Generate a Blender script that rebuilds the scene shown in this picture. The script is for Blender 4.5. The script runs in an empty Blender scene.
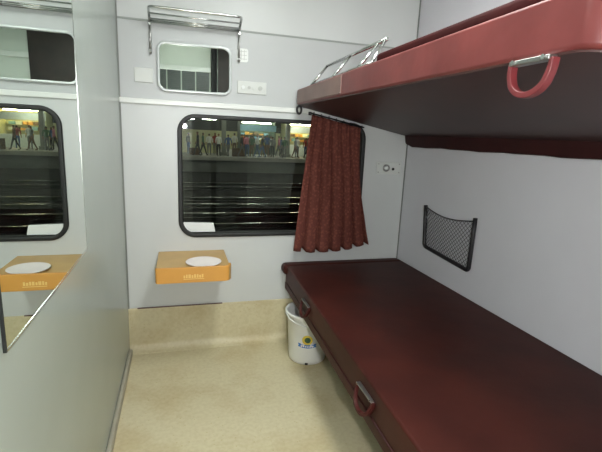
import bpy, bmesh, math, random
from mathutils import Vector, Matrix
random.seed(7)
COL = bpy.context.scene.collection
SC = bpy.context.scene
PI = math.pi
W = 1.75          # cabin width
RY = -2.95        # rear wall
CZ = 2.36         # ceiling

# ------------------------------------------------------------------ materials
def lin(c):
    return tuple((x/255/12.92 if x/255 <= .04045 else ((x/255+.055)/1.055)**2.4) for x in c) + (1,)

def mat(name, rgb, rough=.5, metal=0, bump=0, bscale=60, var=0, vscale=8, rgb2=None, spec=.5, detail=4, coat=0):
    m = bpy.data.materials.new(name); m.use_nodes = True
    nt = m.node_tree; b = nt.nodes['Principled BSDF']
    b.inputs['Base Color'].default_value = lin(rgb)
    b.inputs['Roughness'].default_value = rough
    b.inputs['Metallic'].default_value = metal
    b.inputs['Specular IOR Level'].default_value = spec
    b.inputs['Coat Weight'].default_value = coat
    tc = nt.nodes.new('ShaderNodeTexCoord')
    if var or rgb2:
        n = nt.nodes.new('ShaderNodeTexNoise'); n.inputs['Scale'].default_value = vscale
        n.inputs['Detail'].default_value = detail
        nt.links.new(tc.outputs['Object'], n.inputs['Vector'])
        r = nt.nodes.new('ShaderNodeValToRGB')
        a = lin(rgb); c2 = lin(rgb2) if rgb2 else tuple(min(1, x*(1-var)) for x in a[:3]) + (1,)
        r.color_ramp.elements[0].color = a; r.color_ramp.elements[1].color = c2
        r.color_ramp.elements[0].position = .35; r.color_ramp.elements[1].position = .7
        nt.links.new(n.outputs['Fac'], r.inputs['Fac'])
        nt.links.new(r.outputs['Color'], b.inputs['Base Color'])
    if bump:
        n = nt.nodes.new('ShaderNodeTexNoise'); n.inputs['Scale'].default_value = bscale
        n.inputs['Detail'].default_value = 3
        nt.links.new(tc.outputs['Object'], n.inputs['Vector'])
        bp = nt.nodes.new('ShaderNodeBump'); bp.inputs['Strength'].default_value = bump
        bp.inputs['Distance'].default_value = .01
        nt.links.new(n.outputs['Fac'], bp.inputs['Height'])
        nt.links.new(bp.outputs['Normal'], b.inputs['Normal'])
    return m

def emit(name, rgb, strength):
    m = bpy.data.materials.new(name); m.use_nodes = True
    nt = m.node_tree; nt.nodes.clear()
    o = nt.nodes.new('ShaderNodeOutputMaterial'); e = nt.nodes.new('ShaderNodeEmission')
    e.inputs['Color'].default_value = lin(rgb); e.inputs['Strength'].default_value = strength
    nt.links.new(e.outputs[0], o.inputs[0]); return m

def glass_mat(name):
    m = bpy.data.materials.new(name); m.use_nodes = True
    nt = m.node_tree; nt.nodes.clear()
    o = nt.nodes.new('ShaderNodeOutputMaterial')
    t = nt.nodes.new('ShaderNodeBsdfTransparent'); t.inputs['Color'].default_value = (.95, .97, .95, 1)
    g = nt.nodes.new('ShaderNodeBsdfGlossy'); g.inputs['Roughness'].default_value = .015
    f = nt.nodes.new('ShaderNodeFresnel'); f.inputs['IOR'].default_value = 1.5
    x = nt.nodes.new('ShaderNodeMixShader')
    nt.links.new(f.outputs[0], x.inputs[0]); nt.links.new(t.outputs[0], x.inputs[1])
    nt.links.new(g.outputs[0], x.inputs[2]); nt.links.new(x.outputs[0], o.inputs[0]); return m

def floor_mat():
    m = mat('floor_lino', (196, 186, 142), .42, bump=.03, bscale=25)
    nt = m.node_tree; b = nt.nodes['Principled BSDF']
    tc = nt.nodes.new('ShaderNodeTexCoord')
    v = nt.nodes.new('ShaderNodeTexNoise'); v.inputs['Scale'].default_value = 55; v.inputs['Detail'].default_value = 6
    r1 = nt.nodes.new('ShaderNodeValToRGB')
    r1.color_ramp.elements[0].color = lin((196, 187, 153)); r1.color_ramp.elements[0].position = .38
    r1.color_ramp.elements[1].color = lin((203, 195, 162)); r1.color_ramp.elements[1].position = .6
    n2 = nt.nodes.new('ShaderNodeTexNoise'); n2.inputs['Scale'].default_value = 3.2; n2.inputs['Detail'].default_value = 5
    r2 = nt.nodes.new('ShaderNodeValToRGB')
    r2.color_ramp.elements[0].color = lin((232, 222, 206)); r2.color_ramp.elements[0].position = .3
    r2.color_ramp.elements[1].color = (1, 1, 1, 1); r2.color_ramp.elements[1].position = .55
    n3 = nt.nodes.new('ShaderNodeTexVoronoi'); n3.inputs['Scale'].default_value = 38
    r3 = nt.nodes.new('ShaderNodeValToRGB')
    r3.color_ramp.elements[0].color = lin((226, 216, 190)); r3.color_ramp.elements[0].position = .06
    r3.color_ramp.elements[1].color = (1, 1, 1, 1); r3.color_ramp.elements[1].position = .14
    mx = nt.nodes.new('ShaderNodeMixRGB'); mx.blend_type = 'MULTIPLY'; mx.inputs[0].default_value = 1
    mx2 = nt.nodes.new('ShaderNodeMixRGB'); mx2.blend_type = 'MULTIPLY'; mx2.inputs[0].default_value = .8
    for n in (v, n2, n3): nt.links.new(tc.outputs['Object'], n.inputs['Vector'])
    nt.links.new(v.outputs['Fac'], r1.inputs['Fac']); nt.links.new(n2.outputs['Fac'], r2.inputs['Fac'])
    nt.links.new(n3.outputs['Distance'], r3.inputs['Fac'])
    nt.links.new(r1.outputs[0], mx.inputs[1]); nt.links.new(r2.outputs[0], mx.inputs[2])
    nt.links.new(mx.outputs[0], mx2.inputs[1]); nt.links.new(r3.outputs[0], mx2.inputs[2])
    nt.links.new(mx2.outputs[0], b.inputs['Base Color'])
    return m

M = {}
M['wall'] = mat('wall_laminate', (200, 204, 203), .38, var=.05, vscale=3)
M['band'] = mat('band_grey', (186, 190, 190), .38, var=.05, vscale=3)
M['pad'] = mat('pad_dark_maroon', (58, 22, 22), .7, spec=.08, rgb2=(48, 18, 18), vscale=9, bump=.1, bscale=20)
M['wall_left'] = mat('wall_laminate_green', (158, 167, 160), .22, var=.05, vscale=3)
M['wall_right'] = mat('wall_laminate_grey', (203, 203, 209), .4, var=.04, vscale=3)
M['ceiling'] = mat('ceiling_laminate', (215, 222, 214), .5, var=.03)
M['strip'] = mat('strip_white', (226, 230, 226), .3, var=.03)
M['groove'] = mat('joint_grey', (150, 157, 152), .5, var=.05)
M['shade'] = mat('corner_shade', (120, 124, 120), .5, var=.05)  # corner shade painted as a grey strip
M['floor'] = floor_mat()
M['skirt'] = mat('skirting_grey', (168, 164, 146), .5, var=.2, vscale=14)
M['crack'] = mat('crack_maroon', (92, 58, 58), .7, var=.3, vscale=20)
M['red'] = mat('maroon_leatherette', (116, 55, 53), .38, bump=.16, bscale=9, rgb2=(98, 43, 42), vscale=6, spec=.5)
M['seat'] = mat('dark_maroon_leatherette', (64, 27, 21), .5, bump=.2, bscale=7, rgb2=(50, 20, 16), vscale=4, spec=.18)
M['taupe'] = mat('taupe_leatherette', (128, 100, 92), .45, bump=.1, bscale=12, rgb2=(112, 86, 80), vscale=7)
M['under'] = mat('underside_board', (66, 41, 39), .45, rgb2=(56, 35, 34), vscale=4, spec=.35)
M['flap'] = mat('flap_maroon', (50, 17, 17), .6, spec=.25, rgb2=(40, 13, 14), vscale=9, bump=.1, bscale=20)
M['strap'] = mat('strap_maroon', (110, 44, 47), .4, var=.2, vscale=40)
M['strap_dark'] = mat('strap_dark_maroon', (66, 24, 21), .5, spec=.25, var=.2, vscale=40)
M['curtain'] = None
M['chrome'] = mat('chrome', (205, 208, 205), .18, 1, var=.05, vscale=20)
M['steel'] = mat('brushed_steel', (170, 170, 168), .35, 1, var=.08, vscale=30)
M['mirror'] = mat('mirror_silver', (226, 234, 228), .0, 1, var=.01)
M['frame_grey'] = mat('frame_grey', (186, 192, 190), .3, .3, var=.06, vscale=20)
M['black'] = mat('black_rubber', (22, 25, 24), .5, var=.2, vscale=20)
M['blackp'] = mat('black_plastic', (26, 24, 28), .45, var=.2, vscale=30)
M['white'] = mat('white_plastic', (226, 230, 228), .35, var=.04, vscale=12)
M['bucket'] = mat('white_bucket_plastic', (226, 228, 224), .3, var=.06, vscale=10)
M['plate'] = mat('plate_offwhite', (206, 210, 206), .4, var=.04, vscale=18)
M['dot'] = mat('grey_button', (184, 188, 184), .4, var=.1, vscale=30)
M['orange'] = mat('orange_moulded', (206, 150, 72), .4, var=.06, vscale=12)
M['orange_top'] = mat('orange_tray', (196, 162, 102), .42, rgb2=(186, 152, 94), vscale=10)
M['orange_pale'] = mat('embossed_pale', (232, 196, 120), .45, var=.05, vscale=30)
M['paper'] = mat('paper_white', (235, 228, 224), .6, var=.03, vscale=20)
M['glass'] = glass_mat('window_glass')
M['yellow'] = mat('label_yellow', (214, 190, 70), .5, var=.1, vscale=90)
M['green'] = mat('label_green', (60, 92, 62), .5, var=.1, vscale=90)
M['blue'] = mat('label_blue', (60, 120, 190), .5, var=.1, vscale=90)
M['lamp'] = emit('lamp_diffuser', (250, 253, 250), 11.0)
M['night'] = emit('flash_standin', (255, 251, 252), 1900.0)  # emission of the added flash stand-in
M['wood'] = mat('dark_wood', (48, 38, 34), .5, rgb2=(34, 27, 25), vscale=7)
M['door'] = mat('door_grey', (150, 156, 152), .4, var=.06)
M['louvre'] = mat('louvre_grey', (96, 102, 100), .4, var=.15, vscale=18)
M['dark'] = mat('dark_metal', (44, 44, 46), .35, .5, var=.1, vscale=20)

def curtain_mat():
    m = mat('curtain_brocade', (122, 62, 54), .85, bump=.3, bscale=140, spec=.1)
    nt = m.node_tree; b = nt.nodes['Principled BSDF']
    tc = nt.nodes.new('ShaderNodeTexCoord')
    v = nt.nodes.new('ShaderNodeTexVoronoi'); v.inputs['Scale'].default_value = 55
    n = nt.nodes.new('ShaderNodeTexNoise'); n.inputs['Scale'].default_value = 75; n.inputs['Detail'].default_value = 3
    mv = nt.nodes.new('ShaderNodeMixRGB'); mv.inputs[0].default_value = .5
    nt.links.new(tc.outputs['Object'], n.inputs['Vector']); nt.links.new(tc.outputs['Object'], v.inputs['Vector'])
    nt.links.new(v.outputs['Distance'], mv.inputs[1]); nt.links.new(n.outputs['Fac'], mv.inputs[2])
    r = nt.nodes.new('ShaderNodeValToRGB')
    r.color_ramp.elements[0].color = lin((114, 67, 57)); r.color_ramp.elements[0].position = .36
    r.color_ramp.elements[1].color = lin((96, 54, 47)); r.color_ramp.elements[1].position = .52
    nt.links.new(mv.outputs[0], r.inputs['Fac']); nt.links.new(r.outputs[0], b.inputs['Base Color'])
    return m
M['curtain'] = curtain_mat()

# ------------------------------------------------------------------ mesh helpers
def box(bm, x0, x1, y0, y1, z0, z1):
    vs = [bm.verts.new((x, y, z)) for z in (z0, z1) for y in (y0, y1) for x in (x0, x1)]
    for f in ((0, 2, 3, 1), (4, 5, 7, 6), (0, 1, 5, 4), (1, 3, 7, 5), (3, 2, 6, 7), (2, 0, 4, 6)):
        bm.faces.new([vs[i] for i in f])
    return vs

def tube(bm, pts, r, n=10, closed=False):
    pts = [Vector(p) for p in pts]; rings = []; N = len(pts)
    ref = None
    for i, p in enumerate(pts):
        a = pts[i-1] if (i > 0 or closed) else p
        b = pts[(i+1) % N] if (i < N-1 or closed) else p
        t = (b-a).normalized()
        if ref is None:
            ref = Vector((0, 0, 1)) if abs(t.z) < .9 else Vector((1, 0, 0))
        u = (ref - t*ref.dot(t)).normalized(); ref = u
        w = t.cross(u)
        rr = r[i] if isinstance(r, (list, tuple)) else r
        rings.append([bm.verts.new(p + u*rr*math.cos(2*PI*k/n) + w*rr*math.sin(2*PI*k/n)) for k in range(n)])
    for i in range(N if closed else N-1):
        A, B = rings[i], rings[(i+1) % N]
        for k in range(n):
            bm.faces.new([A[k], A[(k+1) % n], B[(k+1) % n], B[k]])
    if not closed:
        bm.faces.new(rings[0][::-1]); bm.faces.new(rings[-1])

def cyl(bm, p0, p1, r, n=20):
    tube(bm, [p0, p1], r, n)

def lathe(bm, prof, c=(0, 0, 0), n=32, axis='z'):
    rings = []
    for (r, h) in prof:
        ring = []
        for k in range(n):
            a = 2*PI*k/n
            if axis == 'z': q = (c[0]+r*math.cos(a), c[1]+r*math.sin(a), c[2]+h)
            else: q = (c[0]+r*math.cos(a), c[1]-h, c[2]+r*math.sin(a))
            ring.append(bm.verts.new(q))
        rings.append(ring)
    for i in range(len(rings)-1):
        for k in range(n):
            bm.faces.new([rings[i][k], rings[i][(k+1) % n], rings[i+1][(k+1) % n], rings[i+1][k]])
    for rg, fl in ((rings[0], True), (rings[-1], False)):
        bm.faces.new(rg[::-1] if fl else rg)

def rrect(u0, u1, v0, v1, r, n=6):
    r = r if isinstance(r, (list, tuple)) else (r,)*4
    out = []
    for (cu, cv, a0, q) in ((u1-r[0], v0+r[0], -PI/2, r[0]), (u1-r[1], v1-r[1], 0, r[1]), (u0+r[2], v1-r[2], PI/2, r[2]), (u0+r[3], v0+r[3], PI, r[3])):
        for k in range(n+1):
            a = a0 + PI/2*k/n
            out.append((cu+q*math.cos(a), cv+q*math.sin(a)))
    return out

def loopface_ring(bm, A, B):
    N = len(A)
    for k in range(N):
        try: bm.faces.new([A[k], A[(k+1) % N], B[(k+1) % N], B[k]])
        except ValueError: pass

def ring_xz(bm, outer, inner, y0, y1):
    """a frame ring with an outer and an inner outline in x,z between two depths"""
    a = [bm.verts.new((x, y0, z)) for x, z in outer]; b = [bm.verts.new((x, y0, z)) for x, z in inner]
    c = [bm.verts.new((x, y1, z)) for x, z in outer]; d = [bm.verts.new((x, y1, z)) for x, z in inner]
    loopface_ring(bm, a, b); loopface_ring(bm, b, d); loopface_ring(bm, d, c); loopface_ring(bm, c, a)

def slab(bm, outline, fn0, fn1):
    a = [bm.verts.new(fn0(u, v)) for u, v in outline]; b = [bm.verts.new(fn1(u, v)) for u, v in outline]
    bm.faces.new(a[::-1]); bm.faces.new(b); loopface_ring(bm, a, b)

ROOT = {}
def obj(name, bm, m, parent=None, bevel=0, smooth=False, seg=2, solid=0, base=None):
    off = Vector((0, 0, 0))
    if parent is not None: off = ROOT.get(parent.name, Vector((0, 0, 0)))
    elif base is not None: off = Vector(base)
    bmesh.ops.remove_doubles(bm, verts=bm.verts, dist=1e-6)
    bmesh.ops.recalc_face_normals(bm, faces=bm.faces)
    if off.length: bmesh.ops.translate(bm, verts=bm.verts, vec=-off)
    me = bpy.data.meshes.new(name); bm.to_mesh(me); bm.free()
    if smooth:
        for p in me.polygons: p.use_smooth = True
    me.materials.append(m)
    o = bpy.data.objects.new(name, me); COL.objects.link(o)
    if parent is not None: o.parent = parent; ROOT[o.name] = off
    elif base is not None: o.location = base; ROOT[o.name] = off
    if solid:
        s = o.modifiers.new('solid', 'SOLIDIFY'); s.thickness = solid; s.offset = 0
    if bevel:
        b = o.modifiers.new('bevel', 'BEVEL'); b.width = bevel; b.segments = seg; b.limit_method = 'ANGLE'
        b.angle_limit = math.radians(40); b.harden_normals = False
        for p in me.polygons: p.use_smooth = True
        e = o.modifiers.new('wn', 'WEIGHTED_NORMAL'); e.keep_sharp = True
    return o

def thing(name, label, cat, loc, group=None):
    o = bpy.data.objects.new(name, None); COL.objects.link(o); o.location = loc
    o.empty_display_size = .05
    o['label'] = label; o['category'] = cat
    if group: o['group'] = group
    ROOT[o.name] = Vector(loc)
    return o

def tag(o, label, cat, group=None, kind=None):
    o['label'] = label; o['category'] = cat
    if group: o['group'] = group
    if kind: o['kind'] = kind
    return o

def struct(o, label, cat):
    o['kind'] = 'structure'; o['label'] = label; o['category'] = cat; return o

def B(): return bmesh.new()

# ------------------------------------------------------------------ room shell
bm = B(); box(bm, -.1, W+.1, RY-.1, .1, -.1, 0)
struct(obj('floor', bm, M['floor']), 'beige flecked linoleum floor of the sleeper cabin', 'floor')
bm = B(); box(bm, -.1, W+.1, RY-.1, .1, CZ, CZ+.1)
struct(obj('ceiling', bm, M['ceiling']), 'pale laminate cabin ceiling', 'ceiling')
bm = B(); box(bm, -.1, 0, RY-.1, .1, 0, CZ)
struct(obj('wall_left', bm, M['wall_left']), 'glossy grey green laminate wall carrying the tall mirror', 'wall')
bm = B(); box(bm, W, W+.1, RY-.1, .1, 0, CZ)
struct(obj('wall_right', bm, M['wall_right']), 'grey laminate wall behind the two berths', 'wall')
bm = B(); box(bm, 0, W, RY-.1, RY, 0, CZ)
struct(obj('wall_rear', bm, M['ceiling']), 'pale laminate wall with the cabin door', 'wall')

# window wall with a rounded opening
WX0, WX1, WZ0, WZ1, WR = .294, 1.447, .699, 1.414, .1
bm = B()
hole = rrect(WX0+.012, WX1-.012, WZ0+.012, WZ1-.012, WR-.012, 8)
n9 = 9
def outer_pt(i):
    c = i // n9; k = i % n9
    return [(W, 0), (W, CZ), (0, CZ), (0, 0)][c]
def plate_hole(bm, y):
    a = [bm.verts.new((x, y, z)) for x, z in hole]
    cs = [bm.verts.new((x, y, z)) for x, z in ((W, 0), (W, CZ), (0, CZ), (0, 0))]
    for c in range(4):
        for k in range(n9-1):
            bm.faces.new([a[c*n9+k], a[c*n9+k+1], cs[c]])
        bm.faces.new([a[c*n9+n9-1], a[(c*n9+n9) % len(a)], cs[(c+1) % 4], cs[c]])
    return a, cs
a0, c0 = plate_hole(bm, 0.0); a1, c1 = plate_hole(bm, .08)
loopface_ring(bm, a0, a1); loopface_ring(bm, c0, c1)
struct(obj('wall_window', bm, M['wall']), 'light grey laminate wall with the train window', 'wall')

# trims
bm = B(); box(bm, 0, W, -.012, 0, 1.452, 1.481)
struct(obj('trim_1', bm, M['strip'], bevel=.004), 'white ledge strip running above the window', 'trim')
bm = B(); box(bm, 0, W, -.004, 0, 1.872, 1.882)
struct(obj('trim_2', bm, M['groove']), 'grey joint line high on the window wall', 'trim')
bm = B(); box(bm, 0, .006, -.006, 0, .27, CZ)  # thin strip, puts the corner's shade line into colour
struct(obj('trim_3', bm, M['shade']), 'painted grey corner seam between mirror wall and window wall', 'trim')
bm = B(); box(bm, W-.006, W, -.006, 0, .27, CZ)
struct(obj('trim_4', bm, M['shade']), 'painted grey corner seam between window wall and berth wall', 'trim')
bm = B(); box(bm, 0, W, -.0004, 0, 1.481, 1.872)  # thin, slightly greyer overlay across the wall
struct(obj('trim_7', bm, M['band']), 'greyer band between ledge strip and joint line', 'trim')
# lino upstand with a coved foot
bm = B()
prof = [(0, .272), (-.006, .272), (-.008, .266), (-.008, .05)]
for k in range(7):
    a = PI/2*k/6
    prof.append((-.008-.045*(1-math.cos(a)), .05-.048*math.sin(a)))
prof += [(-.056, 0), (0, 0)]
A = [bm.verts.new((0, y, z)) for y, z in prof]; C = [bm.verts.new((W, y, z)) for y, z in prof]
loopface_ring(bm, A, C); bm.faces.new(A); bm.faces.new(C[::-1])
struct(obj('baseboard_window', bm, M['floor']), 'linoleum upstand under the window wall', 'baseboard')
bm = B(); box(bm, .05, .55, -.0095, -.004, .269, .276)
struct(obj('trim_5', bm, M['crack'], bevel=.002), 'dark maroon sealant line on the linoleum upstand', 'trim')
bm = B(); box(bm, 0, .02, RY, -.056, 0, .04)
struct(obj('baseboard_left', bm, M['skirt'], bevel=.006), 'worn grey baseboard at the mirror wall', 'baseboard')

# ------------------------------------------------------------------ window
win = bpy.data.objects.new('window_1', None); COL.objects.link(win); win.location = (.866, 0, .70)
win['kind'] = 'structure'; win['label'] = 'sealed train window with black rubber gasket'; win['category'] = 'window'
ROOT['window_1'] = Vector((.866, 0, .70))
bm = B(); o1 = rrect(WX0, WX1, WZ0, WZ1, WR, 8); i1 = rrect(WX0+.026, WX1-.026, WZ0+.024, WZ1-.024, WR-.024, 8)
ring_xz(bm, o1, i1, -.012, .055)
obj('rubber_gasket', bm, M['black'], win, bevel=.006)
bm = B()
slab(bm, rrect(WX0+.02, WX1-.02, WZ0+.02, WZ1-.02, WR-.02, 8), lambda u, v: (u, .030, v), lambda u, v: (u, .036, v))
obj('pane', bm, M['glass'], win)
bm = B()
slab(bm, [(.338, .728), (.508, .728), (.496, .782), (.322, .788), (.318, .765)], lambda u, v: (u, .010, v), lambda u, v: (u, .029, v))  # flat white piece in the lower window corner
lt = obj('corner_plate', bm, M['white'], win, bevel=.004); lt['label'] = 'white plate in the window corner'

# ------------------------------------------------------------------ small mirror above the window
t = thing('mirror', 'small rounded mirror in a pale metal frame on the window wall under the wire rack', 'mirror', (.392, 0, 1.52))
bm = B(); ring_xz(bm, rrect(.196, .594, 1.524, 1.784, .045, 7), rrect(.21, .580, 1.538, 1.770, .034, 7), -.016, -.0005)
obj('mirror_frame', bm, M['frame_grey'], t, bevel=.004)
bm = B(); slab(bm, rrect(.204, .586, 1.532, 1.776, .04, 7), lambda u, v: (u, -.008, v), lambda u, v: (u, -.001, v))
obj('mirror_glass', bm, M['mirror'], t)
# tall mirror on the left wall
t = thing('mirror', 'tall frameless mirror on the grey green left wall', 'mirror', (0, -1.37, .92))
bm = B(); box(bm, .0005, .005, -1.73, -1.037, .9185, 2.05)
obj('mirror_glass', bm, M['mirror'], t)
bm = B()
box(bm, .0005, .006, -1.037, -1.033, .9145, 2.054); box(bm, .0005, .006, -1.73, -1.037, .9145, .9185)
box(bm, .0005, .006, -1.73, -1.037, 2.05, 2.054)
obj('edge_trim', bm, M['chrome'], t)
bm = B(); box(bm, .0005, .006, -1.734, -1.73, .9145, 2.054)
e = obj('side_strip', bm, M['black'], t); e['label'] = 'black strip down the near side of the mirror'

# ------------------------------------------------------------------ wire rack
t = thing('wire_rack', 'chrome wire rack fixed above the small mirror', 'rack', (.39, 0, 1.70))
L0, R0 = .165, .634
bm = B()
yf, zf = -.13, 1.916
def arc_front():
    r = .03
    p = [(L0, -.008, 1.876), (L0, yf+r, zf-.004)]
    for k in range(1, 5):
        a = PI/2*k/4; p.append((L0+r-r*math.cos(a), yf+r-r*math.sin(a), zf))
    for k in range(0, 5):
        a = PI/2*k/4; p.append((R0-r+r*math.sin(a), yf+r-r*math.cos(a), zf))
    p += [(R0, -.008, 1.876)]
    return p
tube(bm, arc_front(), .0065, 10)
tube(bm, [(L0+.004, -.105, 1.89), (R0-.004, -.105, 1.89)], .004, 8)
for y, z in ((-.022, 1.876), (-.04, 1.866), (-.06, 1.876)):
    tube(bm, [(L0+.002, y, z), (R0-.002, y, z)], .004, 8)
obj('rack_wires', bm, M['chrome'], t, smooth=True)
for x in (L0, R0):
    bm = B(); tube(bm, [(x, -.0125, 1.885), (x, -.0125, 1.71)], .0065, 10)
    tube(bm, [(x, -.0125, 1.876), (x, -.062, 1.876)], .005, 8)
    br = obj('bracket', bm, M['steel'], t, smooth=True)
    for z in (1.725, 1.86):
        bm = B(); cyl(bm, (x, -.0225, z), (x, -.0005, z), .007, 12); obj('screw', bm, M['chrome'], br)

# ------------------------------------------------------------------ plates on the window wall
t = tag(obj('switch_cover_plate', (lambda b: (box(b, .079, .173, -.008, 0.0, 1.564, 1.639), b)[1])(B()), M['plate'], bevel=.003, base=(.126, 0, 1.56)),
        'blank off-white cover plate on the wall to the left of the small mirror', 'cover plate')
t = thing('light_switch', 'off-white switch panel on the wall to the right of the small mirror', 'light switch', (.711, 0, 1.545))
bm = B(); box(bm, .628, .796, -.008, -.0005, 1.543, 1.612); obj('panel_plate', bm, M['plate'], t, bevel=.003)
for k, (x, mm, r) in enumerate(((.66, 'white', .010), (.695, 'dot', .009), (.725, 'plate', .012), (.76, 'dot', .012))):
    bm = B(); cyl(bm, (x, -.0135, 1.577), (x, -.007, 1.577), r, 16); obj('button', bm, M[mm], t)
t = thing('notice_sticker', 'small white notice sticker with a grid on the wall above the switch panel', 'sticker', (.656, 0, 1.715))
bm = B(); slab(bm, rrect(.626, .688, 1.714, 1.786, .012, 5), lambda u, v: (u, -.0025, v), lambda u, v: (u, -.0005, v)); obj('sheet', bm, M['strip'], t)
bm = B()
for k in range(3): box(bm, .634, .680, -.0032, -.0026, 1.729+k*.02, 1.7315+k*.02)
for k in range(2): box(bm, .648+k*.016, .6505+k*.016, -.0032, -.0026, 1.724, 1.778)
obj('printed_grid', bm, M['dot'], t)
t = thing('reading_light', 'reading lamp on a pale plate with a black socket beside the curtain', 'reading lamp', (1.625, 0, 1.10))
bm = B(); box(bm, 1.537, 1.713, -.008, -.0005, 1.098, 1.178); obj('base_plate', bm, M['plate'], t, bevel=.003)
bm = B(); lathe(bm, [(.024, .007), (.024, .016), (.019, .022), (.016, .016), (.016, .010)], (1.605, 0, 1.139), 24, 'y'); obj('lamp_ring', bm, M['steel'], t, smooth=True)
bm = B(); lathe(bm, [(.0155, .011), (.012, .019), (.005, .022)], (1.605, 0, 1.139), 20, 'y'); obj('lens', bm, M['white'], t, smooth=True)
bm = B(); cyl(bm, (1.655, -.0125, 1.133), (1.655, -.007, 1.133), .009, 16); obj('socket', bm, M['black'], t)
for x, z in ((1.55, 1.111), (1.55, 1.165), (1.70, 1.111), (1.70, 1.165)):
    bm = B(); cyl(bm, (x, -.0105, z), (x, -.007, z), .004, 10); obj('screw', bm, M['steel'], t)

# ------------------------------------------------------------------ folding table
t = thing('wall_table', 'small orange moulded tray table hinged below the window', 'table', (.37, 0, .55))
TX0, TX1, TY = .178, .558, -.385
bm = B()
slab(bm, rrect(TX0, TX1, TY, -.001, [.03, .004, .004, .012], 6), lambda u, v: (u, v, .556), lambda u, v: (u, v, .618))
obj('tray', bm, M['orange_top'], t, bevel=.006)
bm = B()
# raised lip along the front
slab(bm, [(TX0, TY+.012), (TX0, TY+.006), (TX0+.012, TY-.003), (TX1-.034, TY-.003), (TX1-.012, TY+.004), (TX1+.003, TY+.034), (TX1+.003, TY+.06), (TX1-.012, TY+.05), (TX1-.016, TY+.03), (TX1-.036, TY+.014)],
     lambda u, v: (u, v, .551), lambda u, v: (u, v, .634))
obj('front_lip', bm, M['orange'], t, bevel=.005)
bm = B()
x = .315
for k, w in enumerate((.008, .008, .012, .008, .01, .008, .009, .008)):
    box(bm, x, x+w, TY-.0055, TY-.002, .578, .578+(.018 if k % 3 else .014)); x += w+.004
box(bm, .315, .418, TY-.0052, TY-.002, .570, .573)
e = obj('embossed_mark', bm, M['orange_pale'], t); e['label'] = 'pale embossed mark on the front lip'
bm = B(); box(bm, .22, .52, -.05, -.001, .525, .553); obj('hinge_bar', bm, M['steel'], t, bevel=.003)
bm = B()
lathe(bm, [(.03, .0), (.075, .001), (.093, .009), (.095, .011), (.091, .0125), (.073, .0045), (.03, .0035)], (.422, -.272, .6185), 40)  # shallow white disc on the tray
tag(obj('white_disc', bm, M['paper'], smooth=True, base=(.422, -.272, .6185)), 'round white disc lying in the orange tray table', 'plate')

# ------------------------------------------------------------------ upper berth
t = thing('upper_berth', 'maroon padded upper berth fixed to the right wall', 'berth', (1.36, -.95, 1.35))
XF = .972
def zb(x): return 1.495 + (x-XF)*(1.345-1.495)/(1.745-XF)
def zt(x): return 1.585 + (x-XF)*(1.47-1.590)/(1.745-XF)
UY0, UY1 = -1.95, -.022
plan = rrect(XF, 1.746, UY0, UY1, [.01, .01, .03, .05], 6)
bm = B(); dr = lambda v: .010*v
slab(bm, plan, lambda u, v: (u, v, zb(u)+.003+dr(v)), lambda u, v: (u, v, zt(u)))
obj('padded_body', bm, M['red'], t, bevel=.010, seg=3)
plan2 = rrect(XF+.005, 1.744, UY0+.005, UY1-.01, [.01, .01, .025, .06], 6)
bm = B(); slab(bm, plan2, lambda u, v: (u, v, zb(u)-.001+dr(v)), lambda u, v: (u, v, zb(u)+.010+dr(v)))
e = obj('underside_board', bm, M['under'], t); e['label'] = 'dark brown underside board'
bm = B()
slab(bm, [(-.76, 1.500), (-.06, 1.506), (-.06, 1.576), (-.76, 1.576)], lambda u, v: (XF-.004, u, v), lambda u, v: (XF+.004, u, v))  # taupe overlay on the window end of the berth front
e = obj('front_band', bm, M['taupe'], t, bevel=.003); e['label'] = 'taupe band along the window end'
bm = B()
plan3 = rrect(XF+.010, 1.744, UY0+.010, -1.03, [.02, .05, .05, .06], 6)
bmz = lambda u, v: (u, v, zt(u)-.01)
slab(bm, plan3, bmz, lambda u, v: (u, v, zt(u)+.030))
e = obj('mattress', bm, M['pad'], t, bevel=.014, seg=3)
bm = B()
N = 24
top = []; bot = []; tp2 = []; bt2 = []
for k in range(N+1):
    y = -.035 + (UY0+.02+.035)*k/N
    zlow = 1.281 - .0015*math.sin(k*.9) - .0015*math.sin(k*2.1+1) - .0003*k + (.02 if k == 0 else 0)
    top.append(bm.verts.new((1.700, y, 1.362))); bot.append(bm.verts.new((1.712, y, zlow)))
    tp2.append(bm.verts.new((1.746, y, 1.362))); bt2.append(bm.verts.new((1.746, y, zlow+.004)))
for k in range(N):
    bm.faces.new([top[k], top[k+1], bot[k+1], bot[k]]); bm.faces.new([bot[k], bot[k+1], bt2[k+1], bt2[k]])
    bm.faces.new([bt2[k], bt2[k+1], tp2[k+1], tp2[k]]); bm.faces.new([tp2[k], tp2[k+1], top[k+1], top[k]])
bm.faces.new([top[0], bot[0], bt2[0], tp2[0]]); bm.faces.new([top[N], tp2[N], bt2[N], bot[N]])
e = obj('wall_flap', bm, M['flap'], t, bevel=.008); e['label'] = 'dark maroon padded flap along the wall'

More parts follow.
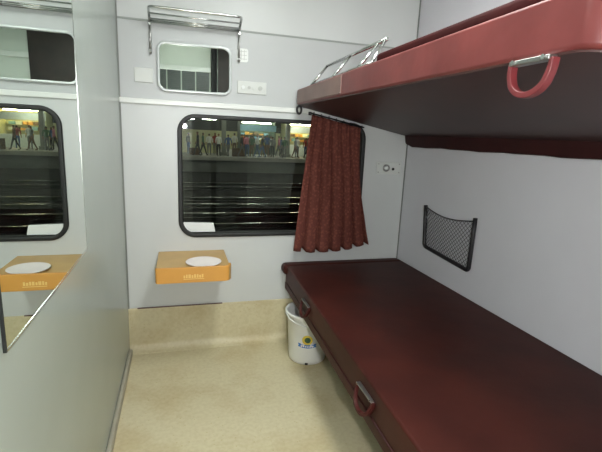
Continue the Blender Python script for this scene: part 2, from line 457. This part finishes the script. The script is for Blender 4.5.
def strap(name, parent, X, Y0, Y1, ztop, drop, lean, width, m='strap', ph=.007):
    """a broad D-shaped strap hanging in the y,z plane from a steel plate"""
    bm = B(); n = 20; rows = []
    for k in range(n+1):
        a = PI*k/n
        y = (Y0+Y1)/2 - math.cos(a)*(Y1-Y0)/2 * (1 if .15 < k/n < .85 else .97)
        s = math.sin(a)**.8
        z = ztop - drop*s; xo = X - lean*s
        q = .82
        yi = (Y0+Y1)/2 + (y-(Y0+Y1)/2)*q; zi = ztop - (drop-.012)*s
        rows.append([bm.verts.new((xo, y, z)), bm.verts.new((xo-width, y, z)), bm.verts.new((xo-width, yi, zi)), bm.verts.new((xo, yi, zi))])
    for k in range(n):
        for j in range(4):
            bm.faces.new([rows[k][j], rows[k][(j+1) % 4], rows[k+1][(j+1) % 4], rows[k+1][j]])
    bm.faces.new(rows[0]); bm.faces.new(rows[-1][::-1])
    h = obj(name, bm, M[m], parent, bevel=.002)
    bm = B(); box(bm, X-width-.004, X-.001, Y0+.008, Y1-.008, ztop-ph, ztop+ph)
    pl = obj('fixing_plate', bm, M['steel'], h, bevel=.002)
    for y in (Y0+.02, Y1-.02):
        bm = B(); cyl(bm, (X-width-.007, y, ztop+.001), (X-width-.003, y, ztop+.001), .005 if ph > .004 else .0026, 10)
        obj('screw', bm, M['chrome'], h)
    return h
strap('strap_handle', t, XF+.006, -1.866, -1.750, 1.472, .070, .004, .018, 'strap', .005)
bm = B(); ring = []
for k in range(20):
    a = 2*PI*k/20; ring.append((XF+.008+.013*math.cos(a), -.075, 1.468+.022*math.sin(a)))
tube(bm, ring, .0065, 8, closed=True); obj('latch_ring', bm, M['blackp'], t, smooth=True)
# folded guard rail of chrome rods
bm = B(); zb0 = 1.588
bars = ((-.25, -.25), (-.58, -.58), (-.87, -.87), (-1.0, -.93))
LX, LZ = .09, .106
for y, y2 in bars:
    tube(bm, [(.99, y, zb0-.004), (.99+LX, y2, zb0+LZ)], .0065, 10)
tube(bm, [(.99+LX, -.24, zb0+LZ), (.99+LX, -.94, zb0+LZ)], .0075, 10)
tube(bm, [(1.0, -.24, zb0+.006), (1.0, -1.0, zb0+.006)], .005, 10)
obj('guard_rail', bm, M['chrome'], t, smooth=True)

# ------------------------------------------------------------------ lower berth
t = thing('lower_berth', 'dark maroon padded lower berth along the right wall', 'berth', (1.34, -1.0, 0))
LXF = .915; LY0, LY1 = -2.0, -.03
bm = B()
# cushion with a subdivided softly uneven top
plan = rrect(LXF, W-.002, LY0, LY1, [.01, .01, .03, .03], 5)
skw = lambda u, v: u+(.028+.03*v if u < 1.3 else 0)
slab(bm, plan, lambda u, v: (skw(u, v), v, .405), lambda u, v: (skw(u, v), v, .523))
obj('cushion', bm, M['seat'], t, bevel=.042, seg=6)
bm = B(); slab(bm, rrect(LXF-.002, W-.004, LY0+.01, LY1-.005, [.01, .01, .02, .02], 5), lambda u, v: (skw(u, v), v, .362), lambda u, v: (skw(u, v), v, .412))
obj('berth_frame', bm, M['seat'], t, bevel=.008)
bm = B(); box(bm, LXF+.002, W-.003, -.10, -.004, .462, .529)
obj('end_roll', bm, M['seat'], t, bevel=.028, seg=5)
bm = B(); tube(bm, [(skw(LXF-.001, y), y, .411) for y in (LY0+.05, -1.0, LY1-.05)], .004, 8)
obj('piping', bm, M['flap'], t, smooth=True)
for x in (1.0+.16, W-.06):
    for y in (-.10, -1.02, -1.9):
        bm = B(); box(bm, x-.02, x+.02, y-.02, y+.02, 0, .364); lg = obj('leg', bm, M['dark'], t, bevel=.003)
strap('strap_handle', t, skw(LXF, -.57)+.004, -.64, -.50, .474, .075, .022, .014, 'strap_dark', .0028)
strap('strap_handle', t, skw(LXF, -1.36)+.004, -1.43, -1.29, .474, .075, .022, .014, 'strap_dark', .0028)

# ------------------------------------------------------------------ curtain
t = thing('curtain', 'short maroon brocade curtain gathered at the right side of the window', 'curtain', (1.23, -.05, 1.45))
bm = B(); NU, NV = 120, 30; grid = []
NP = 6
def pleat(t):
    # box pleat: flat crest, sharp sides, narrow valley
    q = t % 1.0
    if q < .62: return 1.0 - .12*math.cos(q/.62*2*PI)
    if q < .74: return 1.0 - 1.6*(q-.62)/.12 - .12
    if q < .86: return -.72
    return -.72 + 1.6*(q-.86)/.14
for j in range(NV+1):
    v = j/NV; row = []
    for i in range(NU+1):
        u = i/NU
        xt = 1.066 + u*.315; ztp = 1.446 - .063*u
        xb = .975 + u*.508
        zbm = .628 - .026*math.sin(PI*min(1, u*1.1)) + .022*u
        s = v**(.9 + .9*u)
        x = xt + (xb-xt)*s
        ph = u*NP + .12*math.sin(2.6*v+u*4) + .05*math.sin(7*v+2*u)
        pl = pleat(ph)
        zz = zbm - .010*pl*(.4+.6*math.sin(u*5+1)**2)
        z = ztp + (zz-ztp)*v
        amp = .004 + .019*v**1.1
        y = -.056 - amp*pl - .004*math.sin(5*v+7*u) - .003*math.sin(u*NP*4*PI)*(1-v)
        row.append(bm.verts.new((x, y-.016*v, z)))
    grid.append(row)
for j in range(NV):
    for i in range(NU):
        bm.faces.new([grid[j][i], grid[j][i+1], grid[j+1][i+1], grid[j+1][i]])
obj('cloth', bm, M['curtain'], t, smooth=True, solid=.003)
for k in range(7):
    u = .04+k*.153; x = 1.066+u*.315; z = 1.457-.064*u
    bm = B(); rg = [(x, -.05+.010*math.cos(2*PI*q/12), z-.002+.010*math.sin(2*PI*q/12)) for q in range(12)]
    tube(bm, rg, .0018, 6, closed=True); obj('curtain_ring', bm, M['dark'], t)
t = thing('curtain_rod', 'thin dark curtain rod just under the upper berth', 'curtain rod', (1.24, -.05, 1.44))
bm = B(); tube(bm, [(1.062, -.05, 1.4547), (1.41, -.05, 1.388)], .004, 8); obj('rod', bm, M['dark'], t, smooth=True)
for x, z in ((1.066, 1.454), (1.405, 1.389)):
    bm = B(); box(bm, x-.004, x+.004, -.05, -.013, z-.004, z+.004); box(bm, x-.01, x+.01, -.0135, -.0005 if z < 1.44 else -.0125, z-.01, z+.01 if z < 1.44 else z+.01)
    obj('bracket', bm, M['dark'], t)

# ------------------------------------------------------------------ net pocket
t = thing('net_pocket', 'black net pocket with a sagging top cord on the right wall', 'net pocket', (W, -.52, .66))
NA = (-.305, .936); NB = (-.757, .932); NC = (-.754, .668); ND = (-.332, .692)
bm = B(); Xn = W-.014
def pq(u, v):
    top = (NA[0]+(NB[0]-NA[0])*u, NA[1]+(NB[1]-NA[1])*u - .027*math.sin(PI*u))
    bt = (ND[0]+(NC[0]-ND[0])*u, ND[1]+(NC[1]-ND[1])*u)
    return (Xn - .012*math.sin(PI*u)*(1-v), bt[0]*v+top[0]*(1-v), bt[1]*v+top[1]*(1-v))
pts = [pq(0, -.02), pq(0, .3), pq(0, .7)]
for k in range(6):
    a = PI/2*k/5; pts.append(pq(.05-.05*math.cos(a), .93+.07*math.sin(a)))
for k in range(6):
    a = PI/2*k/5; pts.append(pq(.95+.05*math.sin(a), .93+.07*math.cos(a)))
pts += [pq(1, .7), pq(1, .3), pq(1, -.06)]
tube(bm, [(W-.0115, p[1], p[2]) for p in pts], .011, 10)
obj('pocket_frame', bm, M['blackp'], t, smooth=True)
bm = B(); tube(bm, [pq(k/12, 0) for k in range(13)], .003, 8); obj('top_cord', bm, M['blackp'], t, smooth=True)
bm = B(); nn = 16; mm_ = 10
for s in (1, -1):
    for k in range(-mm_, nn+1):
        line = []
        for j in range(mm_+1):
            u = (k + j)/nn
            if s < 0: u = 1-u
            if -1e-6 <= u <= 1+1e-6: line.append(pq(min(1, max(0, u)), j/mm_))
        if len(line) > 1: tube(bm, line, .0014, 4)
obj('netting', bm, M['blackp'], t)

# ------------------------------------------------------------------ bucket
BX, BY = 1.036, -.275
t = thing('bucket', 'white plastic waste bucket with a round emblem on the floor beside the lower berth', 'bucket', (BX, BY, 0))
bm = B()
lathe(bm, [(.03, .004), (.104, .0), (.110, .006), (.113, .03), (.128, .285), (.140, .292), (.142, .305), (.137, .312), (.130, .306), (.122, .285), (.108, .02), (.03, .016)], (BX, BY, 0), 40)
obj('body', bm, M['bucket'], t, smooth=True)
bm = B()
def on_b(ang, z, off=.0012):
    r = .113+(z-.03)*(.015/.255)+off
    return (BX+r*math.cos(ang), BY+r*math.sin(ang), z)
a0 = -PI/2-.32   # faces the cabin door
def patch(bm, cx, cz, outline, off):
    vs = [bm.verts.new(on_b(a0+u/.12, cz+v, off)) for u, v in ((cx+p[0], p[1]) for p in outline)]
    ctr = bm.verts.new(on_b(a0+cx/.12, cz, off))
    for k in range(len(vs)): bm.faces.new([vs[k], vs[(k+1) % len(vs)], ctr])
circ = lambda r, n=20: [(r*math.cos(2*PI*k/n), r*math.sin(2*PI*k/n)) for k in range(n)]
bm = B(); patch(bm, 0, .165, circ(.031), .0012); e = obj('emblem', bm, M['yellow'], t); e['label'] = 'round yellow emblem on the bucket'
bm = B(); patch(bm, .002, .166, circ(.018), .0018); obj('emblem_mark', bm, M['green'], e)
bm = B(); patch(bm, 0, .132, [(-.056, -.010), (-.028, -.016), (.0, -.018), (.028, -.016), (.056, -.010), (.050, .0), (.056, .012), (.028, .006), (0, .004), (-.028, .006), (-.056, .012), (-.050, 0)], .0024)
obj('emblem_ribbon', bm, M['blue'], t)
bm = B()
for k in range(6): patch(bm, -.033+k*.0125, .125, [(-.004, -.004), (.004, -.004), (.004, .004), (-.004, .004)], .003)
obj('ribbon_lettering', bm, M['paper'], t)
bm = B(); patch(bm, .0, .012, [(-.009, -.007), (.009, -.007), (.009, .007), (-.009, .007)], .002); obj('foot_slot', bm, M['dark'], t)
bm = B(); hp = []
for k in range(17):
    a = PI*k/16; hp.append((BX+.142*math.cos(a), BY-.146*math.sin(a)*.86, .300-.052*math.sin(a)))
tube(bm, hp, .0035, 8); obj('bail_handle', bm, M['white'], t, smooth=True)

# ------------------------------------------------------------------ ceiling lamp, flash stand-in, rear wall fittings
t = thing('ceiling_lamp', 'flat fluorescent ceiling lamp of the cabin', 'lamp', (.80, -1.45, CZ))
bm = B(); box(bm, .60, 1.0, -2.0, -.9, CZ-.03, CZ-.0005); obj('housing', bm, M['white'], t, bevel=.004)
bm = B(); box(bm, .63, .97, -1.97, -.93, CZ-.04, CZ-.031); obj('diffuser', bm, M['lamp'], t)
t = thing('flash_standin', 'small bright round lamp added in place of the camera flash', 'lamp', (.37, RY, 1.395))  # added lamp behind the camera, stands in for its flash
bm = B(); lathe(bm, [(.045, 0), (.045, -.012), (.03, -.02)], (.37, RY, 1.395), 24, 'y'); obj('lamp_base', bm, M['steel'], t, smooth=True)
bm = B(); lathe(bm, [(.024, -.020), (.022, -.03), (.010, -.036)], (.37, RY, 1.395), 20, 'y'); obj('bulb', bm, M['night'], t, smooth=True)

t = bpy.data.objects.new('door_1', None); COL.objects.link(t); t.location = (.85, RY, 0); ROOT['door_1'] = Vector((.85, RY, 0))
t['kind'] = 'structure'; t['label'] = 'grey cabin door in the rear wall'; t['category'] = 'door'
bm = B(); box(bm, .46, 1.16, RY+.0005, RY+.03, .01, 1.76); obj('door_leaf', bm, M['door'], t, bevel=.004)
bm = B(); tube(bm, [(.52, RY+.03, 1.0), (.52, RY+.06, 1.0), (.52, RY+.06, 1.2), (.52, RY+.03, 1.2)], .008, 8); obj('door_handle', bm, M['chrome'], t, smooth=True)
bm = B(); box(bm, 0, W, RY+.0005, RY+.03, 2.03, 2.085)
struct(obj('trim_6', bm, M['strip'], bevel=.004), 'white header strip on the rear wall', 'trim')
t = thing('louvre_panel', 'grey louvred vent panel above the cabin door', 'vent', (.33, RY, 1.78))
for k in range(4):
    x0 = .02+k*.165
    bm = B(); box(bm, x0, x0+.15, RY+.0005, RY+.015, 1.77, 2.028)
    for j in range(12): box(bm, x0+.01, x0+.14, RY+.015, RY+.022, 1.782+j*.021, 1.79+j*.021)
    obj('vent_grille', bm, M['louvre'], t)
bm = B(); tube(bm, [(.72, RY+.055, .0), (.72, RY+.055, CZ)], .036, 16)
tag(obj('grab_pole', bm, M['dark'], smooth=True, base=(.72, RY+.055, 0)), 'dark vertical grab pole by the cabin door', 'pole')
bm = B(); box(bm, .77, 1.24, RY+.0305, RY+.05, 1.77, 2.35)
tag(obj('locker_front', bm, M['wood'], bevel=.003, base=(.93, RY, 1.77)), 'dark wooden overhead locker front above the cabin door', 'locker')

# ------------------------------------------------------------------ outside: tracks and station platform
M['ballast'] = mat('ballast', (17, 16, 15), .95, spec=.1, rgb2=(9, 9, 9), vscale=6, bump=.5, bscale=8)
M['rail'] = mat('rail_steel', (150, 150, 145), .22, 1, var=.1, vscale=4)
M['pavement'] = mat('platform_paving', (150, 148, 138), .55, var=.15, vscale=2)
M['edge'] = mat('platform_edge', (186, 184, 172), .6, var=.12, vscale=2)
M['station_wall'] = mat('station_wall', (186, 184, 142), .7, var=.12, vscale=1.5)
M['roof'] = mat('station_roof', (52, 54, 50), .7, var=.1, vscale=1)
M['pillar'] = mat('station_pillar', (120, 122, 112), .6, var=.1, vscale=3)
M['tube_light'] = emit('tube_light', (248, 255, 232), 55)
M['shop_light'] = emit('shop_light', (255, 240, 190), 30)
M['sign_blue'] = mat('sign_blue', (120, 160, 176), .5, var=.15, vscale=5)
M['sign_white'] = mat('sign_white', (220, 224, 214), .5, var=.1, vscale=5)
M['stall'] = mat('stall_green', (70, 84, 66), .6, var=.2, vscale=4)
M['crate'] = mat('crate_brown', (92, 70, 46), .8, var=.3, vscale=6)
PZ, PY = -.22, 28.0
bm = B(); box(bm, -10, 40, .35, PY, -1.5, -1.3); struct(obj('ground', bm, M['ballast']), 'dark track bed outside the window', 'ground')
bm = B(); box(bm, -10, 40, PY, 48, -1.5, PZ-.04); 
struct(obj('platform', bm, M['pillar']), 'raised station platform across the tracks', 'platform')
bm = B(); box(bm, -10, 40, PY+.0, 48, PZ-.04, PZ); struct(obj('platform_paving', bm, M['pavement']), 'pale paving on top of the station platform', 'paving')
bm = B(); box(bm, -10, 40, PY-.06, PY-.001, PZ-.26, PZ+.01); struct(obj('platform_edge', bm, M['edge']), 'pale coping along the station platform edge', 'platform edge')
bm = B(); box(bm, -10, 40, PY-1.6, 48, 3.9, 4.1); struct(obj('roof', bm, M['roof']), 'dark roof over the station platform', 'roof')
bm = B(); box(bm, -10, 40, 46, 46.3, PZ, 1.75); struct(obj('station_wall', bm, M['station_wall']), 'pale yellow station wall behind the platform', 'wall')
bm = B(); box(bm, -10, 40, 46, 46.3, 1.75, 3.9); struct(obj('station_wall', bm, M['roof']), 'dark upper wall band under the station roof', 'wall')
names = ['first', 'second', 'third', 'fourth', 'fifth', 'sixth']
for k, y in enumerate((9.3, 10.98, 12.8, 14.48, 18.1, 19.78)):
    bm = B(); box(bm, -10, 40, y-.06, y+.06, -1.30, -1.285); box(bm, -10, 40, y-.015, y+.015, -1.285, -1.19); box(bm, -10, 40, y-.035, y+.035, -1.19, -1.15)
    tag(obj('rail', bm, M['rail'], base=(0, y, -1.3)), 'shiny steel rail on the track bed, %s one from the window' % names[k], 'rail', 'rails outside')
for k, (x, y, pl) in enumerate(((3.6, 30.5, 'nearest the left edge of the window'), (8.6, 30.5, 'standing before the blue sign'), (13.6, 30.5, 'behind the curtain side'))):
    bm = B(); box(bm, x-.16, x+.16, y-.16, y+.16, PZ, 3.9); box(bm, x-.25, x+.25, y-.25, y+.25, PZ, PZ+.25)
    tag(obj('platform_pillar', bm, M['pillar'], bevel=.02, base=(x, y, PZ)), 'square grey platform pillar %s' % pl, 'pillar', 'platform pillars')
spots = [(-3, 31), (.9, 34), (3.0, 38), (5.9, 32), (7.2, 40), (9.8, 31.8), (12.0, 39), (14.5, 32), (18, 34), (22, 36), (4.4, 43), (10.5, 43)] + [(-4+3.2*q, 27.0) for q in range(8)]  # last row: unseen tubes added to light the platform edge
proto = None
ORD = 'first second third fourth fifth sixth seventh eighth ninth tenth eleventh twelfth'.split()
for k, (x, y) in enumerate(spots):
    z = 2.32 + (y-31)*.045 if y > 28 else 2.75
    if proto is None:
        proto = thing('tube_light', '', 'tube light', (0, 0, 0), 'platform tube lights')
        bm = B(); box(bm, -.62, .62, -.05, .05, .04, .09); tube(bm, [(-.5, 0, .09), (-.5, 0, 1.2)], .008, 6); tube(bm, [(.5, 0, .09), (.5, 0, 1.2)], .008, 6)
        pa = obj('hanging_fitting', bm, M['sign_white'], proto)
        bm = B(); tube(bm, [(-.6, 0, .02), (.6, 0, .02)], .024, 10); pb = obj('tube', bm, M['tube_light'], proto)
        r = proto
    else:
        r = proto.copy(); COL.objects.link(r)
        for ch in (pa, pb):
            c = ch.copy(); COL.objects.link(c); c.parent = r
    r.location = (x, y, z)
    r.scale.z = 1.0
    if y < 28:
        r['label'] = 'unseen white tube light added above the platform edge to light it'; r['group'] = 'added tube lights over the platform edge'
    else:
        r['label'] = 'white tube light under the station roof behind the platform edge, %s from the left' % ORD[sorted(q[0] for q in spots if q[1] > 28).index(x)]
# shops
def kiosk(name, x0, x1, y, label, front, sign, light, side, short):
    t = thing(name, label, 'kiosk', ((x0+x1)/2, y, PZ))
    bm = B(); box(bm, x0, x1, y+1.6, y+1.7, PZ, 2.6); box(bm, x0, x0+.08, y, y+1.7, PZ, 2.6); box(bm, x1-.08, x1, y, y+1.7, PZ, 2.6); box(bm, x0, x1, y, y+1.7, 2.6, 2.7)
    obj('booth', bm, side, t)
    bm = B(); box(bm, x0, x1, y-.05, y+.4, PZ, PZ+.95); obj('counter', bm, front, t, bevel=.01)
    bm = B(); box(bm, x0, x1, y-.12, y-.01, 1.75, 2.25); obj('sign_board', bm, sign, t, bevel=.01)
    bm = B(); tube(bm, [(x0+.3, y+.7, 2.45), (x1-.3, y+.7, 2.45)], .03, 8); obj('shop_tube', bm, light, t)
    for k, z in enumerate((PZ+1.2, PZ+1.6)):
        bm = B(); box(bm, x0+.08, x1-.08, y+1.3, y+1.6, z, z+.03); sh = obj('shelf', bm, side, t)
        rr = random.Random(k+int(x0*10))
        x = x0+.15
        while x < x1-.6:
            w = rr.uniform(.25, .45); bm = B(); box(bm, x, x+w, y+1.32, y+1.55, z+.034, z+rr.uniform(.16, .3))
            g = obj('carton', bm, M[rr.choice(('sign_white', 'crate', 'sign_blue', 'orange'))], bevel=.01, base=(x+w/2, y+1.43, z+.03)); x += w+.06
            tag(g, 'small carton on the %s shelf of the %s' % ('upper' if k else 'lower', short), 'carton', 'cartons on the %s shelf of the %s' % ('upper' if k else 'lower', short))
    return t
kiosk('platform_kiosk', 9.0, 12.2, 33.0, 'brightly lit platform kiosk with a pale yellow glow beside the curtain', M['sign_white'], M['sign_white'], M['shop_light'], M['station_wall'], 'bright yellow kiosk')
kiosk('platform_kiosk', 5.3, 8.4, 34.0, 'platform kiosk under a pale blue sign board', M['stall'], M['sign_blue'], M['tube_light'], M['stall'], 'kiosk under the blue sign')
kiosk('platform_kiosk', 13.2, 16.2, 33.5, 'green platform kiosk seen only past the curtain side', M['stall'], M['sign_white'], M['shop_light'], M['stall'], 'green kiosk')
bm = B(); box(bm, .4, 3.4, 34.0, 34.15, PZ, 1.62); struct(obj('partition', bm, M['station_wall']), 'pale yellow wall panel on the platform', 'partition')
for k, (x, y, w, h, lb) in enumerate(((1.4, 30.2, .7, .5, 'brown crate on the platform before the pale wall panel'), (4.6, 29.6, .9, .6, 'wide brown crate on the platform beside the first pillar'), (10.9, 29.4, .6, .7, 'tall brown crate on the platform before the bright kiosk'))):
    bm = B(); box(bm, x-w/2, x+w/2, y-.3, y+.3, PZ, PZ+h)
    for q in range(3): box(bm, x-w/2-.02, x+w/2+.02, y-.32, y-.3, PZ+.05+q*h/3, PZ+.05+q*h/3+h/5)
    tag(obj('crate', bm, M['crate'], base=(x, y, PZ)), lb, 'crate', 'crates on the platform')

# people on the platform: one continuous body, grown from a skeleton
def body_mesh(kind):
    J = {'hip': (0, 0, .92), 'waist': (0, 0, 1.06), 'chest': (0, .01, 1.28), 'neck': (0, .01, 1.45), 'nk2': (0, -.005, 1.51), 'head': (0, -.015, 1.60), 'top': (0, -.01, 1.68)}
    R_ = {'hip': .125, 'waist': .12, 'chest': .14, 'neck': .06, 'nk2': .055, 'head': .092, 'top': .07}
    E = [('hip', 'waist'), ('waist', 'chest'), ('chest', 'neck'), ('neck', 'nk2'), ('nk2', 'head'), ('head', 'top')]
    for s, n in ((-1, 'l'), (1, 'r')):
        st = {'stand': 0, 'walk': .24*s, 'carry': .05*s}[kind]
        J[n+'th'] = (.085*s, 0, .86); R_[n+'th'] = .095
        J[n+'kn'] = (.095*s, st*.5-.02, .48); R_[n+'kn'] = .06
        J[n+'an'] = (.10*s, st+(.06 if st > 0 else 0), .085); R_[n+'an'] = .042
        J[n+'to'] = (.11*s, st-.13, .035); R_[n+'to'] = .035
        E += [('hip', n+'th'), (n+'th', n+'kn'), (n+'kn', n+'an'), (n+'an', n+'to')]
        J[n+'sh'] = (.185*s, .01, 1.39); R_[n+'sh'] = .06
        if kind == 'carry': J[n+'el'] = (.23*s, -.03, 1.12); J[n+'wr'] = (.15*s, -.25, 1.10); J[n+'ha'] = (.12*s, -.32, 1.12)
        else: J[n+'el'] = (.235*s, .03-st*.3, 1.11); J[n+'wr'] = (.24*s, -.03-st*.6, .87); J[n+'ha'] = (.235*s, -.05-st*.65, .79)
        R_[n+'el'] = .045; R_[n+'wr'] = .032; R_[n+'ha'] = .036
        E += [('chest', n+'sh'), (n+'sh', n+'el'), (n+'el', n+'wr'), (n+'wr', n+'ha')]
    keys = list(J)
    me = bpy.data.meshes.new('sk'); me.from_pydata([J[k] for k in keys], [(keys.index(a), keys.index(b)) for a, b in E], [])
    o = bpy.data.objects.new('sk', me); COL.objects.link(o)
    sk = o.modifiers.new('s', 'SKIN')
    for i, k in enumerate(keys):
        d = me.skin_vertices[0].data[i]; d.radius = (R_[k], R_[k]*(.8 if k in ('hip', 'waist', 'chest') else 1)); d.use_root = (k == 'hip')
    o.modifiers.new('ss', 'SUBSURF').levels = 1; o.modifiers['ss'].render_levels = 1
    dg = bpy.context.evaluated_depsgraph_get()
    out = bpy.data.meshes.new_from_object(o.evaluated_get(dg))
    bpy.data.objects.remove(o); bpy.data.meshes.remove(me)
    out.materials.clear()
    for _ in range(4): out.materials.append(M['white'])
    for p in out.polygons:
        p.use_smooth = True; c = p.center; ax = abs(c.x)
        if c.z > 1.46: p.material_index = 3 if (c.z > 1.645 or (c.z > 1.56 and c.y > .01)) else 2
        elif (ax > .18 and c.z < 1.0) or (kind == 'carry' and c.y < -.2): p.material_index = 2
        elif c.z > .93: p.material_index = 0
        else: p.material_index = 1
    out.name = 'person_' + kind
    return out
BODY = {k: body_mesh(k) for k in ('stand', 'walk', 'carry')}
CL = {n: mat('cloth_'+n, c, .8, var=.15, vscale=10) for n, c in dict(white=(206, 206, 198), blue=(60, 82, 120), red=(140, 48, 44), green=(62, 92, 66), grey=(104, 104, 102), yellow=(190, 164, 70), black=(34, 34, 36), brown=(96, 72, 52), pink=(178, 110, 122)).items()}
SKIN = mat('skin_tone', (128, 88, 66), .6, var=.05, vscale=10); HAIR = mat('hair_dark', (22, 18, 16), .6, var=.1, vscale=20)
people = [
 (3.1, 29.2, 20, 'stand', 'white', 'black', 'standing close to the first pillar'), (3.75, 28.8, 200, 'walk', 'blue', 'grey', 'walking past the wide crate'),
 (5.2, 30.6, -40, 'stand', 'red', 'black', 'standing behind the wide crate'), (5.5, 29.0, 150, 'carry', 'green', 'brown', 'with forearms raised'),
 (6.0, 29.5, 60, 'walk', 'white', 'blue', 'walking before the blue sign kiosk'), (6.6, 30.4, 0, 'stand', 'yellow', 'brown', 'standing at the blue sign kiosk'),
 (7.1, 29.1, 180, 'stand', 'grey', 'black', 'facing the tracks'), (7.7, 29.6, -90, 'walk', 'pink', 'grey', 'walking along the platform edge'),
 (8.1, 30.6, 30, 'stand', 'blue', 'black', 'standing near the second pillar'), (9.3, 30.2, 180, 'carry', 'white', 'grey', 'before the bright kiosk, arms out'),
 (9.9, 29.2, 90, 'walk', 'brown', 'black', 'walking before the bright kiosk'), (10.3, 31.0, 170, 'stand', 'red', 'blue', 'standing at the bright kiosk counter'),
 (2.0, 29.4, 100, 'walk', 'green', 'black', 'walking before the pale wall panel'), (11.6, 29.8, 190, 'stand', 'black', 'brown', 'standing beside the tall crate'),
 (12.6, 29.6, 40, 'walk', 'yellow', 'grey', 'walking near the curtain side'), (1.0, 31.0, 120, 'stand', 'grey', 'blue', 'standing by the brown crate')]
people += [
 (3.0, 31.1, 10, 'carry', 'red', 'grey', 'behind the first pillar'), (4.5, 31.2, 190, 'stand', 'white', 'brown', 'behind the person in blue'),
 (4.75, 28.8, 90, 'walk', 'black', 'grey', 'passing before the wide crate'), (5.25, 29.6, 175, 'stand', 'pink', 'blue', 'beside the wide crate'),
 (5.85, 31.1, 15, 'stand', 'brown', 'black', 'at the blue sign kiosk'), (6.3, 29.0, -80, 'walk', 'black', 'blue', 'striding along the platform edge'),
 (6.85, 30.0, 165, 'carry', 'blue', 'brown', 'with forearms raised'), (7.4, 31.2, 5, 'stand', 'white', 'black', 'leaving the blue sign kiosk'),
 (8.0, 29.0, 185, 'stand', 'green', 'grey', 'beside the second pillar'), (8.95, 29.3, 95, 'walk', 'grey', 'brown', 'passing the second pillar'),
 (9.6, 31.2, 0, 'stand', 'yellow', 'black', 'at the bright kiosk'), (1.6, 29.0, -85, 'walk', 'black', 'black', 'walking before the brown crate'),
 (2.5, 30.3, 180, 'stand', 'white', 'grey', 'by the pale wall panel'), (13.3, 29.2, 100, 'walk', 'blue', 'black', 'nearest the curtain')]
for x, y, rz, kd, top_, leg_, where in people:
    o = bpy.data.objects.new('person', BODY[kd]); COL.objects.link(o)
    o.location = (x, y, PZ-.005); o.rotation_euler.z = math.radians(rz); s = random.uniform(.93, 1.03); o.scale = (s, s, s)
    for i, mm in enumerate((CL[top_], CL[leg_], SKIN, HAIR)):
        o.material_slots[i].link = 'OBJECT'; o.material_slots[i].material = mm
    tag(o, 'person on the platform in %s top and %s trousers %s' % (top_, leg_, where), 'person', 'people on the platform')

# ------------------------------------------------------------------ world, camera
w = bpy.data.worlds.new('night'); SC.world = w; w.use_nodes = True
bg = w.node_tree.nodes['Background']; bg.inputs['Color'].default_value = (.010, .012, .016, 1); bg.inputs['Strength'].default_value = .5

cam = bpy.data.cameras.new('camera'); co = bpy.data.objects.new('camera', cam); COL.objects.link(co)
pitch, yaw, roll = -.2053, .2862, .0439
f = Vector((math.sin(yaw)*math.cos(pitch), math.cos(yaw)*math.cos(pitch), math.sin(pitch)))
r = Vector((math.cos(yaw), -math.sin(yaw), 0)); u = r.cross(f)
c, s = math.cos(roll), math.sin(roll)
r2 = c*r + s*u; u2 = -s*r + c*u
m = Matrix(((r2.x, u2.x, -f.x, .3018), (r2.y, u2.y, -f.y, -2.522), (r2.z, u2.z, -f.z, 1.3052), (0, 0, 0, 1)))
co.matrix_world = m
cam.sensor_width = 36; cam.lens = 420.39/602*36; cam.clip_start = .02; cam.clip_end = 200
SC.camera = co
vs = SC.view_settings
SC.display_settings.display_device = 'sRGB'
vs.view_transform = 'Standard'; vs.look = 'None'; vs.gamma = 1; vs.use_curve_mapping = False
vs.exposure = 1.2
SC.cycles.use_denoising = True
SC.cycles.max_bounces = 12; SC.cycles.diffuse_bounces = 6; SC.cycles.glossy_bounces = 6; SC.cycles.transparent_max_bounces = 12
SC.cycles.sample_clamp_indirect = 6
